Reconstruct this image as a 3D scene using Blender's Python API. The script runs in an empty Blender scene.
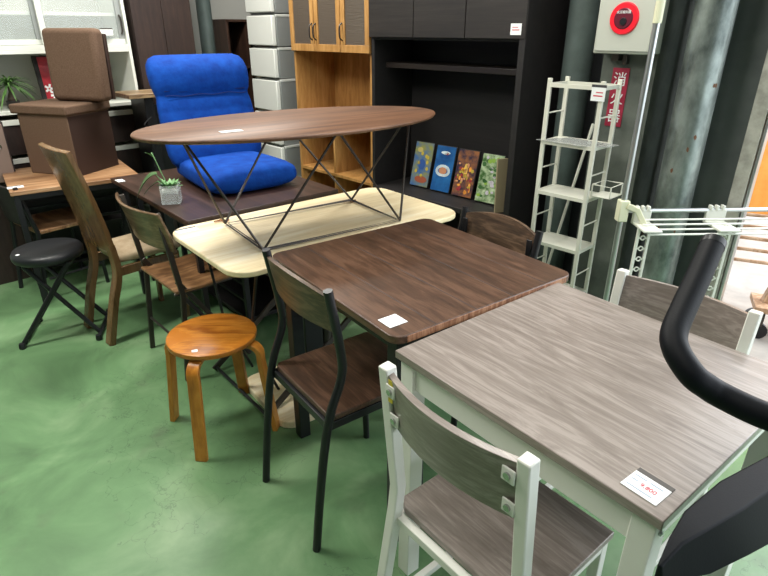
import bpy, math, random
from mathutils import Vector, Matrix
random.seed(7)
C = bpy.context.scene
COL = C.collection
R = math.radians
# ---------------------------------------------------------------- camera
cd = bpy.data.cameras.new('camera'); cam = bpy.data.objects.new('camera', cd); COL.objects.link(cam)
cd.sensor_width = 36; cd.lens = 36*560/768; cd.clip_start = .02
cam.location = (0, 0, 1.4); cam.rotation_euler = (R(90-24.8), 0, 0)
C.camera = cam
# ---------------------------------------------------------------- world, lights, exposure
w = bpy.data.worlds.new('sky'); C.world = w; w.use_nodes = True
bgn = w.node_tree.nodes['Background']; bgn.inputs[0].default_value = (.86, .93, 1, 1); bgn.inputs[1].default_value = 2.6
C.view_settings.view_transform = 'Standard'; C.view_settings.look = 'None'; C.view_settings.exposure = 0.12; C.view_settings.gamma = 1
def area(name, loc, rot, sx, sy, e, col=(1, 1, 1)):
    l = bpy.data.lights.new(name, 'AREA'); l.shape = 'RECTANGLE'; l.size = sx; l.size_y = sy; l.energy = e; l.color = col
    o = bpy.data.objects.new(name, l); COL.objects.link(o); o.location = loc; o.rotation_euler = rot; return o
area('daylight_doorway', (3.4, 2.6, 2.1), (0, R(68), R(18)), 2.2, 2.6, 90, (.93, .97, 1))
LAMPS = [(-1.0, 3.55, 2.72, 44, 58), (-1.75, 1.9, 2.72, 38, 66), (-.45, .2, 2.72, 38, 14), (.5, 2.0, 2.72, 38, 32)]
for i, (x, y, z, a, e) in enumerate(LAMPS):
    area('tube_light', (x, y, z-.05), (0, 0, R(a)), 1.2, .25, e, (1, .97, .9))
# ---------------------------------------------------------------- materials
def lin(h):
    h = h.lstrip('#'); o = []
    for i in (0, 2, 4):
        c = int(h[i:i+2], 16)/255; o.append(c/12.92 if c <= .04045 else ((c+.055)/1.055)**2.4)
    return (*o, 1)
MATS = {}
def mat(name, col, rough=.5, metal=0, noise=0, nscale=30, bump=0, bscale=80, col2=None, spec=.5, trans=0, alpha=1, emit=0, ior=1.45, ramp=(.35, .65), sheen=0, stretch=(1, 1, 1)):
    if name in MATS: return MATS[name]
    m = bpy.data.materials.new(name); m.use_nodes = True; nt = m.node_tree; b = nt.nodes['Principled BSDF']
    c = lin(col)
    b.inputs['Base Color'].default_value = c; b.inputs['Roughness'].default_value = rough; b.inputs['Metallic'].default_value = metal
    b.inputs['Specular IOR Level'].default_value = spec; b.inputs['IOR'].default_value = ior
    if trans: b.inputs['Transmission Weight'].default_value = trans
    if alpha < 1: b.inputs['Alpha'].default_value = alpha
    if sheen: b.inputs['Sheen Weight'].default_value = sheen
    if emit: b.inputs['Emission Color'].default_value = c; b.inputs['Emission Strength'].default_value = emit
    tc = nt.nodes.new('ShaderNodeTexCoord'); mp = nt.nodes.new('ShaderNodeMapping'); mp.inputs['Scale'].default_value = stretch
    nt.links.new(tc.outputs['Object'], mp.inputs[0])
    if col2:
        n = nt.nodes.new('ShaderNodeTexNoise'); n.inputs['Scale'].default_value = nscale; n.inputs['Detail'].default_value = 6; n.inputs['Roughness'].default_value = .6
        nt.links.new(mp.outputs[0], n.inputs['Vector'])
        r = nt.nodes.new('ShaderNodeValToRGB'); r.color_ramp.elements[0].position = ramp[0]; r.color_ramp.elements[1].position = ramp[1]
        r.color_ramp.elements[0].color = c; r.color_ramp.elements[1].color = lin(col2)
        nt.links.new(n.outputs[0], r.inputs[0]); nt.links.new(r.outputs[0], b.inputs['Base Color'])
    if bump:
        n2 = nt.nodes.new('ShaderNodeTexNoise'); n2.inputs['Scale'].default_value = bscale; n2.inputs['Detail'].default_value = 4
        nt.links.new(mp.outputs[0], n2.inputs['Vector'])
        bp = nt.nodes.new('ShaderNodeBump'); bp.inputs['Strength'].default_value = bump; bp.inputs['Distance'].default_value = .004
        nt.links.new(n2.outputs[0], bp.inputs['Height']); nt.links.new(bp.outputs[0], b.inputs['Normal'])
    MATS[name] = m; return m
def wood(name, dark, mid, light, rough=.45, stretch=(1.2, 14, 14), scale=2.2, dist=1.2, blotch=.35, bump=.12, spec=.5):
    if name in MATS: return MATS[name]
    m = bpy.data.materials.new(name); m.use_nodes = True; nt = m.node_tree; b = nt.nodes['Principled BSDF']; N = nt.nodes.new; L = nt.links.new
    b.inputs['Roughness'].default_value = rough; b.inputs['Specular IOR Level'].default_value = spec
    tc = N('ShaderNodeTexCoord'); mp = N('ShaderNodeMapping'); mp.inputs['Scale'].default_value = stretch; L(tc.outputs['Object'], mp.inputs[0])
    n = N('ShaderNodeTexNoise'); n.inputs['Scale'].default_value = scale; n.inputs['Detail'].default_value = 9; n.inputs['Roughness'].default_value = .62; n.inputs['Distortion'].default_value = dist
    L(mp.outputs[0], n.inputs['Vector'])
    mp2 = N('ShaderNodeMapping'); mp2.inputs['Scale'].default_value = (stretch[0]*2.5, stretch[1]*7, stretch[2]*7); L(tc.outputs['Object'], mp2.inputs[0])
    n2 = N('ShaderNodeTexNoise'); n2.inputs['Scale'].default_value = scale; n2.inputs['Detail'].default_value = 5; L(mp2.outputs[0], n2.inputs['Vector'])
    n3 = N('ShaderNodeTexNoise'); n3.inputs['Scale'].default_value = 3.5; n3.inputs['Detail'].default_value = 2; L(tc.outputs['Object'], n3.inputs['Vector'])
    a = N('ShaderNodeMath'); a.operation = 'MULTIPLY_ADD'; a.inputs[1].default_value = .45; L(n2.outputs[0], a.inputs[0]); L(n.outputs[0], a.inputs[2])
    a2 = N('ShaderNodeMath'); a2.operation = 'MULTIPLY_ADD'; a2.inputs[1].default_value = blotch; L(n3.outputs[0], a2.inputs[0]); L(a.outputs[0], a2.inputs[2])
    off = .5+.225+.5*blotch
    r = N('ShaderNodeValToRGB'); e = r.color_ramp.elements
    e[0].position = max(0, off-.2); e[0].color = lin(dark); e[1].position = min(1, off+.2); e[1].color = lin(light)
    k = r.color_ramp.elements.new(off); k.color = lin(mid)
    L(a2.outputs[0], r.inputs[0]); L(r.outputs[0], b.inputs['Base Color'])
    if bump:
        bp = N('ShaderNodeBump'); bp.inputs['Strength'].default_value = bump; bp.inputs['Distance'].default_value = .002
        L(n2.outputs[0], bp.inputs['Height']); L(bp.outputs[0], b.inputs['Normal'])
    MATS[name] = m; return m
M_greywood = wood('grey_oak', '#716760', '#827871', '#938982', .3, (2.2, 17, 17), 1.8, 1.8, .3)
M_darkwood = wood('rustic_walnut', '#38281e', '#4b3528', '#5c4334', .36, (3, 20, 20), 1.8, .6, .3)
M_edge = wood('rustic_edge', '#6b4530', '#94664a', '#b08263', .5, (40, 40, 3), 2, .5)
M_backwood = wood('back_walnut', '#33261c', '#4d3b2c', '#66503e', .42, (1.5, 14, 14), 1.8, 1.4)
M_cream = wood('pale_maple', '#dfcca2', '#eedcb4', '#f7ebcd', .35, (1.2, 12, 12), 1.3, .8, .2, .05)
M_walnut = wood('walnut_veneer', '#44291a', '#60402a', '#755139', .5, (1.0, 16, 16), 1.7, .5, .2, .03)
M_walnut2 = wood('striped_walnut', '#61432e', '#96704f', '#bd9874', .32, (.7, 7, 7), 2.2, .4, .2, .03)
M_brown = wood('brown_veneer', '#2e1f18', '#3a2820', '#48332a', .38, (1.0, 16, 16), 1.7, .4, .1, .02)
M_bent = wood('bent_plywood', '#5a4128', '#6d5032', '#7d6040', .25, (16, 16, 1.2), 1.7, .4, .15, .02)
M_stool = wood('amber_plywood', '#8a4d14', '#ab681f', '#bf7c2e', .3, (2, 8, 8), 1.5, 1, .6, .03)
M_stoolleg = wood('amber_leg', '#9a5c1c', '#ba7829', '#ca8c3c', .35, (9, 9, 1.4), 1.5, .6, .2, .03)
M_foldwood = wood('folding_wood', '#5a3e28', '#84603f', '#a07c58', .35, (10, 1.4, 10), 1.8, 1, .3)
M_foldback = wood('folding_back', '#453323', '#66503a', '#80684f', .3, (1.4, 10, 10), 1.8, 1, .3)
M_honey = wood('honey_pine', '#8e6536', '#a87c46', '#ba8e58', .4, (12, 12, 1.2), 1.6, .8, .2, .03)
M_espresso = wood('espresso', '#0d0b0b', '#131010', '#1a1616', .6, (1.2, 16, 16), 1.7, .4, .1, .05)
M_shelfb = wood('shelf_brown', '#2c1d17', '#3d2a21', '#4c362b', .45, (12, 12, 1.2), 1.7, .4, .1, .03)
M_wardrobe = wood('wardrobe_brown', '#1d1310', '#281b17', '#33241e', .5, (16, 16, 1.2), 1.7, .4, .1, .03)
M_black = mat('black_metal', '#17181b', .38)
M_blacklea = mat('black_vinyl', '#1b1d20', .42, bump=.15, bscale=200)
M_foam = mat('black_foam', '#070a10', .55, bump=.05, bscale=300, spec=.22)
M_white = mat('white_metal', '#dcdcd4', .4)
M_whitep = mat('white_paint', '#d3d4c9', .45)
M_chrome = mat('chrome', '#b8b8b8', .22, 1)
M_steel = mat('dark_steel', '#4a4541', .35, .7)
M_silver = mat('aluminium', '#b9bcbc', .3, .85)
M_paper = mat('paper', '#e9ecec', .5)
M_ink = mat('ink', '#3a3a3e', .6); M_redink = mat('red_ink', '#c43d52', .6); M_blueink = mat('faded_ink', '#9aa8b8', .6)
M_tagdark = mat('tag_header', '#4c4844', .5)
M_yellow = mat('yellow_tape', '#c9b636', .5)
M_blue = mat('blue_suede', '#05317f', .85, col2='#0c479f', nscale=14, ramp=(.3, .72), bump=.4, bscale=60, spec=.2)
M_seam = mat('navy_seam', '#06205e', .8)
M_linen = mat('brown_linen', '#57402f', .85, col2='#665040', nscale=160, bump=.4, bscale=350)
M_vinylbrown = mat('brown_lining', '#33221c', .6)
M_cushion = mat('beige_cushion', '#a08c70', .85, col2='#b3a085', nscale=25, bump=.2, bscale=200)
M_cabwhite = mat('cabinet_white', '#ced1c9', .45)
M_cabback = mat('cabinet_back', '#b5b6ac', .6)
M_plastic = mat('white_plastic', '#d0d2cc', .35)
M_clear = mat('frosted_plastic', '#a9adab', .25, alpha=.5)
M_glass = mat('cabinet_glass', '#dfe8e6', .06, alpha=.22)
M_reed = mat('reeded_glass', '#5a5148', .18, bump=.6, bscale=12, stretch=(1, 1, 14), alpha=.9)
M_vase = mat('clear_glass', '#e8f0ee', .04, alpha=.28)
M_soil = mat('dark_pebbles', '#3a2624', .8, col2='#6a5552', nscale=120, bump=.6, bscale=150)
M_wpeb = mat('white_pebbles', '#e2e3df', .7, bump=.8, bscale=150)
M_leaf = mat('dark_leaf', '#3c5a36', .45, col2='#587a4c', nscale=25)
M_succ = mat('succulent_leaf', '#6f9a66', .5)
M_spike = mat('spiky_leaf', '#2f4f26', .45, col2='#54773c', nscale=20)
M_trunk = mat('trunk', '#4a3d33', .8)
M_pot = mat('dark_pot', '#22201f', .5)
M_pipe = mat('galvanised_steel', '#565e5b', .36, .6, col2='#98a29d', nscale=11, ramp=(.36, .66), bump=.15, bscale=30, stretch=(1, 1, .5))
M_darkpipe = mat('painted_pipe', '#46504d', .5, .2, col2='#566260', nscale=6)
M_rust = mat('rust', '#6d4a35', .8)
M_conc = mat('grey_concrete', '#4e534e', .8, col2='#626760', nscale=8, bump=.25, bscale=40)
M_concbr = mat('pale_concrete', '#c2bab0', .85, col2='#a8a199', nscale=5, bump=.2, bscale=60)  # pale concrete of the ground outside, its own colour
M_steelwall = mat('grey_steel_wall', '#484e4d', .6, col2='#5d6361', nscale=3, bump=.1, bscale=20)
M_wall = mat('plaster', '#b9bab4', .8, bump=.1)
M_darkwall = mat('dark_wall', '#35373a', .8)
M_ceil = mat('ceiling_board', '#c2c2bd', .8)
M_frame = mat('weathered_frame', '#b0aea4', .6, col2='#8f8d84', nscale=18, bump=.1)
M_red = mat('red_plate', '#96203a', .5)
M_ring = mat('red_ring', '#e81c30', .3)
M_wine = mat('wine_disc', '#5e1228', .35)
M_orange = mat('orange_sheet', '#d98a2e', .6, col2='#e59d42', nscale=8)
M_timber = wood('raw_timber', '#a47e5e', '#c49c7a', '#dcbc9a', .6, (9, 9, 1.2), 1.6, .8)
M_creamp = mat('cream_plastic', '#d8d8ba', .4)
M_pinkp = mat('pink_plastic', '#c4465c', .5)
M_lamp = mat('lamp_tube', '#ffffff', .5, emit=3)
# floor material
def floor_mat():
    m = bpy.data.materials.new('green_floor_paint'); m.use_nodes = True; nt = m.node_tree; b = nt.nodes['Principled BSDF']; N = nt.nodes.new; L = nt.links.new
    tc = N('ShaderNodeTexCoord')
    n = N('ShaderNodeTexNoise'); n.inputs['Scale'].default_value = 2.6; n.inputs['Detail'].default_value = 8; n.inputs['Roughness'].default_value = .6; n.inputs['Distortion'].default_value = .6
    L(tc.outputs['Object'], n.inputs['Vector'])
    r = N('ShaderNodeValToRGB'); e = r.color_ramp.elements
    e[0].position = .3; e[0].color = lin('#4f6d4b'); e[1].position = .72; e[1].color = lin('#84a079'); k = e.new(.5); k.color = lin('#64885e')
    L(n.outputs[0], r.inputs[0])
    n2 = N('ShaderNodeTexNoise'); n2.inputs['Scale'].default_value = 5; n2.inputs['Detail'].default_value = 6; L(tc.outputs['Object'], n2.inputs['Vector'])
    r2 = N('ShaderNodeValToRGB'); r2.color_ramp.elements[0].position = .62; r2.color_ramp.elements[1].position = .78
    L(n2.outputs[0], r2.inputs[0])
    mx = N('ShaderNodeMixRGB'); mx.inputs[2].default_value = lin('#5b5a50'); mf = N('ShaderNodeMath'); mf.operation = 'MULTIPLY'; mf.inputs[1].default_value = .45
    L(r2.outputs[0], mf.inputs[0]); L(mf.outputs[0], mx.inputs[0]); L(r.outputs[0], mx.inputs[1])
    v = N('ShaderNodeTexVoronoi'); v.feature = 'DISTANCE_TO_EDGE'; v.inputs['Scale'].default_value = 9
    wn = N('ShaderNodeTexNoise'); wn.inputs['Scale'].default_value = 9; wn.inputs['Detail'].default_value = 4; L(tc.outputs['Object'], wn.inputs['Vector'])
    ad = N('ShaderNodeMixRGB'); ad.blend_type = 'ADD'; ad.inputs[0].default_value = .25; L(tc.outputs['Object'], ad.inputs[1]); L(wn.outputs[1], ad.inputs[2]); L(ad.outputs[0], v.inputs['Vector'])
    lt = N('ShaderNodeMath'); lt.operation = 'LESS_THAN'; lt.inputs[1].default_value = .012; L(v.outputs['Distance'], lt.inputs[0])
    n4 = N('ShaderNodeTexNoise'); n4.inputs['Scale'].default_value = 1.7; L(tc.outputs['Object'], n4.inputs['Vector'])
    g = N('ShaderNodeMath'); g.operation = 'GREATER_THAN'; g.inputs[1].default_value = .52; L(n4.outputs[0], g.inputs[0])
    mm = N('ShaderNodeMath'); mm.operation = 'MULTIPLY'; L(lt.outputs[0], mm.inputs[0]); L(g.outputs[0], mm.inputs[1])
    m5 = N('ShaderNodeMath'); m5.operation = 'MULTIPLY'; m5.inputs[1].default_value = .3; L(mm.outputs[0], m5.inputs[0])
    mx2 = N('ShaderNodeMixRGB'); mx2.inputs[2].default_value = lin('#2c3a2e'); L(m5.outputs[0], mx2.inputs[0]); L(mx.outputs[0], mx2.inputs[1])
    L(mx2.outputs[0], b.inputs['Base Color'])
    b.inputs['Roughness'].default_value = .34; b.inputs['Specular IOR Level'].default_value = .5
    bp = N('ShaderNodeBump'); bp.inputs['Strength'].default_value = .12; bp.inputs['Distance'].default_value = .01; L(n.outputs[0], bp.inputs['Height']); L(bp.outputs[0], b.inputs['Normal'])
    return m
M_floor = floor_mat()
# ---------------------------------------------------------------- mesh helpers
class MB:
    def __init__(s): s.v = []; s.f = []; s.m = []; s.mats = []
    def mi(s, m):
        if m not in s.mats: s.mats.append(m)
        return s.mats.index(m)
    def add(s, vs, fs, m):
        b = len(s.v); s.v += [tuple(v) for v in vs]; k = s.mi(m)
        for f in fs: s.f.append([b+i for i in f]); s.m.append(k)
        return s
    def box(s, c, d, m, rz=0, M=None):
        x, y, z = d[0]/2, d[1]/2, d[2]/2
        vs = [Vector((a*x, b*y, e*z)) for e in (-1, 1) for b in (-1, 1) for a in (-1, 1)]
        T = M if M is not None else Matrix.Rotation(rz, 3, 'Z')
        vs = [T @ v + Vector(c) for v in vs]
        return s.add(vs, [(0, 2, 3, 1), (4, 5, 7, 6), (0, 1, 5, 4), (2, 6, 7, 3), (0, 4, 6, 2), (1, 3, 7, 5)], m)
    def bx(s, x0, x1, y0, y1, z0, z1, m): return s.box(((x0+x1)/2, (y0+y1)/2, (z0+z1)/2), (x1-x0, y1-y0, z1-z0), m)
    def sweep(s, pts, sec, m, up=Vector((0, 0, 1)), closed=False):
        """sweep a 2D section (list of (a,b)) along pts with mitred joints"""
        P = [Vector(p) for p in pts]; n = len(P); rings = []; N = len(sec)
        prev = None
        for i in range(n):
            if closed: t = (P[(i+1) % n]-P[i]).normalized()+(P[i]-P[i-1]).normalized()
            elif i == 0: t = P[1]-P[0]
            elif i == n-1: t = P[-1]-P[-2]
            else: t = (P[i+1]-P[i]).normalized()+(P[i]-P[i-1]).normalized()
            t.normalize()
            if prev is None:
                u = up if abs(t.dot(up)) < .95 else Vector((1, 0, 0))
                a = u.cross(t).normalized()
            else:
                a = (prev-t*prev.dot(t)).normalized()
            prev = a; b = t.cross(a)
            k = 1
            if 0 < i < n-1 or closed:
                c = (P[i]-P[i-1]).normalized().dot(t); k = 1/max(c, .5)
            rings.append([P[i]+a*q[0]+b*q[1] for q in sec])
        vs = [v for r in rings for v in r]; fs = []
        for i in range(n if closed else n-1):
            j = (i+1) % n
            for q in range(N): fs.append((i*N+q, i*N+(q+1) % N, j*N+(q+1) % N, j*N+q))
        if not closed: fs.append(tuple(range(N))[::-1]); fs.append(tuple((n-1)*N+q for q in range(N)))
        return s.add(vs, fs, m)
    def tube(s, pts, r, m, n=12, closed=False): return s.sweep(pts, [(r*math.cos(2*math.pi*q/n), r*math.sin(2*math.pi*q/n)) for q in range(n)], m, closed=closed)
    def bar(s, pts, a, b, m, up=Vector((0, 0, 1))): return s.sweep(pts, [(-a/2, -b/2), (a/2, -b/2), (a/2, b/2), (-a/2, b/2)], m, up=up)
    def prism(s, poly, z0, z1, m, f=None):
        f = f or (lambda x, y, z: (x, y, z)); n = len(poly)
        vs = [f(x, y, z0) for x, y in poly]+[f(x, y, z1) for x, y in poly]
        fs = [tuple(range(n))[::-1], tuple(range(n, 2*n))]+[(i, (i+1) % n, n+(i+1) % n, n+i) for i in range(n)]
        return s.add(vs, fs, m)
    def lathe(s, prof, m, c=(0, 0, 0), n=28):
        vs = []; fs = []; k = len(prof)
        for i in range(n):
            a = 2*math.pi*i/n
            for r, z in prof: vs.append((c[0]+r*math.cos(a), c[1]+r*math.sin(a), c[2]+z))
        for i in range(n):
            j = (i+1) % n
            for q in range(k-1): fs.append((i*k+q, j*k+q, j*k+q+1, i*k+q+1))
        fs.append(tuple(i*k for i in range(n))[::-1]); fs.append(tuple(i*k+k-1 for i in range(n)))
        return s.add(vs, fs, m)
    def ribbon(s, prof, x0, x1, t, m, nx=1, bow=0, xf=None):
        """sheet of thickness t: profile (y,z) extruded along x, bowed in y; xf(u)->(x0,x1) per profile fraction"""
        n = len(prof); vs = []; W = nx+1
        for side in (0, 1):
            for i, (y, z) in enumerate(prof):
                a = prof[max(i-1, 0)]; b = prof[min(i+1, n-1)]
                ty, tz = b[0]-a[0], b[1]-a[1]; l = math.hypot(ty, tz) or 1
                oy, oz = -tz/l*t*(side-.5), ty/l*t*(side-.5)
                xa, xb = xf(i/(n-1)) if xf else (x0, x1)
                for q in range(W):
                    u = q/nx; vs.append((xa+(xb-xa)*u, y+oy+bow*(1-(2*u-1)**2), z+oz))
        K = n*W; fs = []
        for i in range(n-1):
            for q in range(nx):
                a = i*W+q; fs.append((a, a+1, a+W+1, a+W)); fs.append((K+a, K+a+W, K+a+W+1, K+a+1))
            a = i*W; fs.append((a, a+W, K+a+W, K+a)); a = i*W+nx; fs.append((a, K+a, K+a+W, a+W))
        for q in range(nx):
            fs.append((q, K+q, K+q+1, q+1)); a = (n-1)*W+q; fs.append((a, a+1, K+a+1, K+a))
        return s.add(vs, fs, m)
    def loft(s, secs, m, n=32):
        """secs: list of (center, axisA, axisB, exponent)"""
        vs = []; fs = []
        for c, A, B, e in secs:
            c, A, B = Vector(c), Vector(A), Vector(B)
            for i in range(n):
                t = 2*math.pi*i/n; ca, sa = math.cos(t), math.sin(t)
                vs.append(c+A*math.copysign(abs(ca)**(2/e), ca)+B*math.copysign(abs(sa)**(2/e), sa))
        for k in range(len(secs)-1):
            for i in range(n): j = (i+1) % n; fs.append((k*n+i, k*n+j, (k+1)*n+j, (k+1)*n+i))
        fs.append(tuple(range(n))[::-1]); fs.append(tuple((len(secs)-1)*n+i for i in range(n)))
        return s.add(vs, fs, m)
    def build(s, name, parent=None, bevel=0, smooth=True, ang=35, seg=2):
        me = bpy.data.meshes.new(name); me.from_pydata(s.v, [], s.f); me.validate()
        for m in s.mats: me.materials.append(m)
        if len(me.polygons) == len(s.m): me.polygons.foreach_set('material_index', s.m)
        import bmesh
        bm = bmesh.new(); bm.from_mesh(me); bmesh.ops.recalc_face_normals(bm, faces=bm.faces); bm.to_mesh(me); bm.free()
        if smooth:
            me.polygons.foreach_set('use_smooth', [True]*len(me.polygons)); me.set_sharp_from_angle(angle=R(ang))
        o = bpy.data.objects.new(name, me); COL.objects.link(o)
        if parent: o.parent = parent
        if bevel:
            b = o.modifiers.new('bevel', 'BEVEL'); b.width = bevel; b.segments = seg; b.limit_method = 'ANGLE'; b.angle_limit = R(40); b.harden_normals = False
        return o
def tag(o, label, cat, group=None, kind=None):
    o['label'] = label; o['category'] = cat
    if group: o['group'] = group
    if kind: o['kind'] = kind
    return o
def thing(name, label, cat, loc, rz=0, group=None):
    o = bpy.data.objects.new(name, None); COL.objects.link(o); o.empty_display_size = .1
    o.location = loc if len(loc) == 3 else (*loc, 0); o.rotation_euler = (0, 0, R(rz)); return tag(o, label, cat, group)
def dup(root, loc, rz, label, group=None):
    r = root.copy(); COL.objects.link(r); r.location = loc if len(loc) == 3 else (*loc, 0); r.rotation_euler = (0, 0, R(rz)); r['label'] = label
    if group: r['group'] = group
    for ch in list(root.children):
        c = ch.copy(); COL.objects.link(c); c.parent = r
        for g in ch.children: d = g.copy(); COL.objects.link(d); d.parent = c
    return r
def struct(o): o['kind'] = 'structure'; return o
def rrect(w, d, r, n=6, cx=0, cy=0):
    P = []
    for sx, sy, a0 in ((1, 1, 0), (-1, 1, 90), (-1, -1, 180), (1, -1, 270)):
        for i in range(n+1):
            a = R(a0+90*i/n); P.append((cx+sx*(w/2-r)+r*math.cos(a), cy+sy*(d/2-r)+r*math.sin(a)))
    return P
def arc(c, r, a0, a1, n, ax=(1, 0, 0), ay=(0, 0, 1)):
    c, ax, ay = Vector(c), Vector(ax), Vector(ay)
    return [c+ax*r*math.cos(R(a0+(a1-a0)*i/n))+ay*r*math.sin(R(a0+(a1-a0)*i/n)) for i in range(n+1)]
def smooth_path(P, k=5):
    P = [Vector(p) for p in P]; out = []
    for i in range(len(P)-1):
        p0 = P[max(i-1, 0)]; p1 = P[i]; p2 = P[i+1]; p3 = P[min(i+2, len(P)-1)]
        for q in range(k):
            t = q/k; out.append(.5*((2*p1)+(p2-p0)*t+(2*p0-5*p1+4*p2-p3)*t*t+(3*p1-p0-3*p2+p3)*t**3))
    out.append(P[-1]); return out
def text_mesh(txt, size, m, name, parent, loc, rot, extrude=.0006, vertical=False):
    cu = bpy.data.curves.new(name, 'FONT'); cu.body = txt; cu.size = size; cu.extrude = extrude; cu.align_x = 'CENTER'; cu.align_y = 'CENTER'
    to = bpy.data.objects.new(name, cu); COL.objects.link(to)
    dg = bpy.context.evaluated_depsgraph_get(); me = bpy.data.meshes.new_from_object(to.evaluated_get(dg)); bpy.data.objects.remove(to)
    me.materials.clear(); me.materials.append(m)
    o = bpy.data.objects.new(name, me); COL.objects.link(o); o.parent = parent; o.location = loc; o.rotation_euler = rot; return o
# ---------------------------------------------------------------- setting
W1 = -46; W2 = 44          # headings of the two back walls
n1 = Vector((-.719, -.695)); d1 = Vector((.695, -.719)); m2 = Vector((.695, -.719)); d2 = Vector((.719, .695))
def w1(s, off):            # point on a plane parallel to the right back wall
    p = -n1*off+d1*s; return (p.x, p.y)
def w2(s, off): p = -m2*off+d2*s; return (p.x, p.y)
struct(MB().prism([(-5.5, -3.2), (3.51, -3.2), (3.51, .33), w1(-.70, 2.75), w1(-.70, 3.1), w1(-5.5, 3.1), (-5.5, 6.1)], -.1, 0, M_floor).build('floor', smooth=False))
struct(MB().prism([(-5.5, -3.2), (2.1, -3.2), (2.1, 2.6), (-1.0, 6.5), (-5.5, 6.5)], 2.8, 2.9, M_ceil).build('ceiling', smooth=False))
def wallbox(name, fn, s0, s1, o0, o1, z0, z1, m):
    P = [fn(s0, o0), fn(s1, o0), fn(s1, o1), fn(s0, o1)]
    return struct(MB().prism(P, z0, z1, m).build(name, smooth=False))
wallbox('wall_back', w1, -5.2, -.74, 3.0, 3.1, 0, 2.8, M_darkwall)
struct(MB().bx(-5.5, 2.6, -3.3, -3.2, 0, 2.8, M_darkwall).build('wall_front_skyblock', smooth=False))  # unseen dark wall behind the camera, added to shut out sky light and bounce
struct(MB().bx(-5.6, -5.5, -3.2, 6.1, 0, 2.8, M_wall).build('wall_left_skyblock', smooth=False))  # unseen side wall, added so sky light enters only from the doorway side
wallbox('wall_left', w2, -3.4, 3.0, 4.80, 4.9, 0, 2.8, M_wall)
# concrete pier behind the rack (column face offset 2.6)
wallbox('wall_column', w1, -1.27, -1.03, 2.6, 2.9, 0, 2.8, M_conc)
# steel panel with folded lips between pipe and doorway
wallbox('wall_panel', w1, -.90, -.665, 2.74, 2.9, 0, 2.8, M_steelwall)
# door frame
fr = struct(bpy.data.objects.new('door_1', None)); COL.objects.link(fr)
def dpart(nm, s0, s1, o0, o1, z0, z1, m):
    MB().prism([w1(s0, o0), w1(s1, o0), w1(s1, o1), w1(s0, o1)], z0, z1, m).build(nm, fr, bevel=.002)
dpart('frame_post', -.655, -.60, 2.68, 2.735, 0, 2.5, M_frame)
dpart('frame_trim', -.595, -.583, 2.685, 2.73, 0, 2.5, M_silver)
struct(MB().prism([w1(9, 2.752), w1(-.698, 2.752), w1(-.698, 3.11), w1(-3, 3.11), w1(-3, 12), w1(9, 12)], -.2, -.04, M_concbr).build('floor_outside', smooth=False))
for i, (x, y, z, a, e) in enumerate(LAMPS):
    t = thing('ceiling_light', 'long white strip light on the ceiling, %s' % ['above the bookshelf corner', 'above the green floor at left', 'nearest the viewer', 'above the oval tabletop'][i], 'light', (x, y, 2.8), a, 'strip lights on the ceiling')
    MB().bx(-.62, .62, -.07, .07, -.03, 0, M_whitep).build('housing', t, .004)
    MB().tube([(-.58, 0, -.028), (.58, 0, -.028)], .012, M_lamp).build('lamp_tube', t)
# ---------------------------------------------------------------- price tags
def price_tag(loc, rz, w=.09, h=.06, label='', header=True, digits=None):
    t = thing('price_tag', label, 'price tag', loc, rz, 'paper price tags')
    MB().bx(-w/2, w/2, -h/2, h/2, 0, .0012, M_paper).build('card', t)
    if header: MB().bx(-w/2, w/2, h/2, h/2+.011, 0, .0014, M_tagdark).build('header_strip', t)
    b = MB()
    for k, (x0, x1, y) in enumerate([(-.42, -.1, .3), (0, .35, .3), (-.42, -.25, .05), (-.42, .3, -.3)]):
        b.bx(x0*w, x1*w, y*h-.0012, y*h+.0012, .0012, .0016, M_blueink)
    b.build('printed_lines', t)
    if digits: text_mesh(digits, h*.26, M_redink, 'printed_price', t, (.08*w, -.02*h, .0016), (0, 0, 0), .0003)
    return t
# ================================================================ GREY TABLE SET
GA = -51.6
def table_rect(name, label, x0, y0, lx, ly, ang, z, top_m, leg_m, th, leg, ap_in, ap_h, rr=.004, edge_m=None, group=None, legin=.01):
    """origin = near corner at local (0,0); +x along ang"""
    t = thing(name, label, 'table', (x0, y0), ang, group)
    MB().bx(0, lx, 0, ly, z-th, z, top_m).build('tabletop', t, .002)
    for a in (legin, lx-legin-leg):
        for b in (legin, ly-legin-leg):
            MB().bx(a, a+leg, b, b+leg, 0, z-th, leg_m).build('leg', t, .002)
    if ap_h:
        for (q0, q1, r0, r1) in ((legin+leg, lx-legin-leg, ap_in, ap_in+.018), (legin+leg, lx-legin-leg, ly-ap_in-.018, ly-ap_in), (ap_in, ap_in+.018, legin+leg, ly-legin-leg), (lx-ap_in-.018, lx-ap_in, legin+leg, ly-legin-leg)):
            MB().bx(q0, q1, r0, r1, z-th-ap_h, z-th, leg_m).build('apron', t, .001)
    return t
gt = table_rect('dining_table', 'grey oak square dining table with white metal legs, nearest the viewer', .026, 1.126, .642, .625, GA, .72, M_greywood, M_white, .02, .042, .02, .075, .004)
_b = MB().lathe([(.008, 0), (.008, .003), (.004, .005)], M_chrome, (0, 0, 0), 14).build('bolt', gt)
_b.rotation_euler = (0, R(90), 0); _b.location = (.632, .030, .672)
_r = Matrix.Rotation(R(GA), 3, 'Z')
price_tag((.427, .693, .7205), GA-2, .062, .048, 'white price tag with red figures at the near corner of the grey table', True, '9,800')
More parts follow.
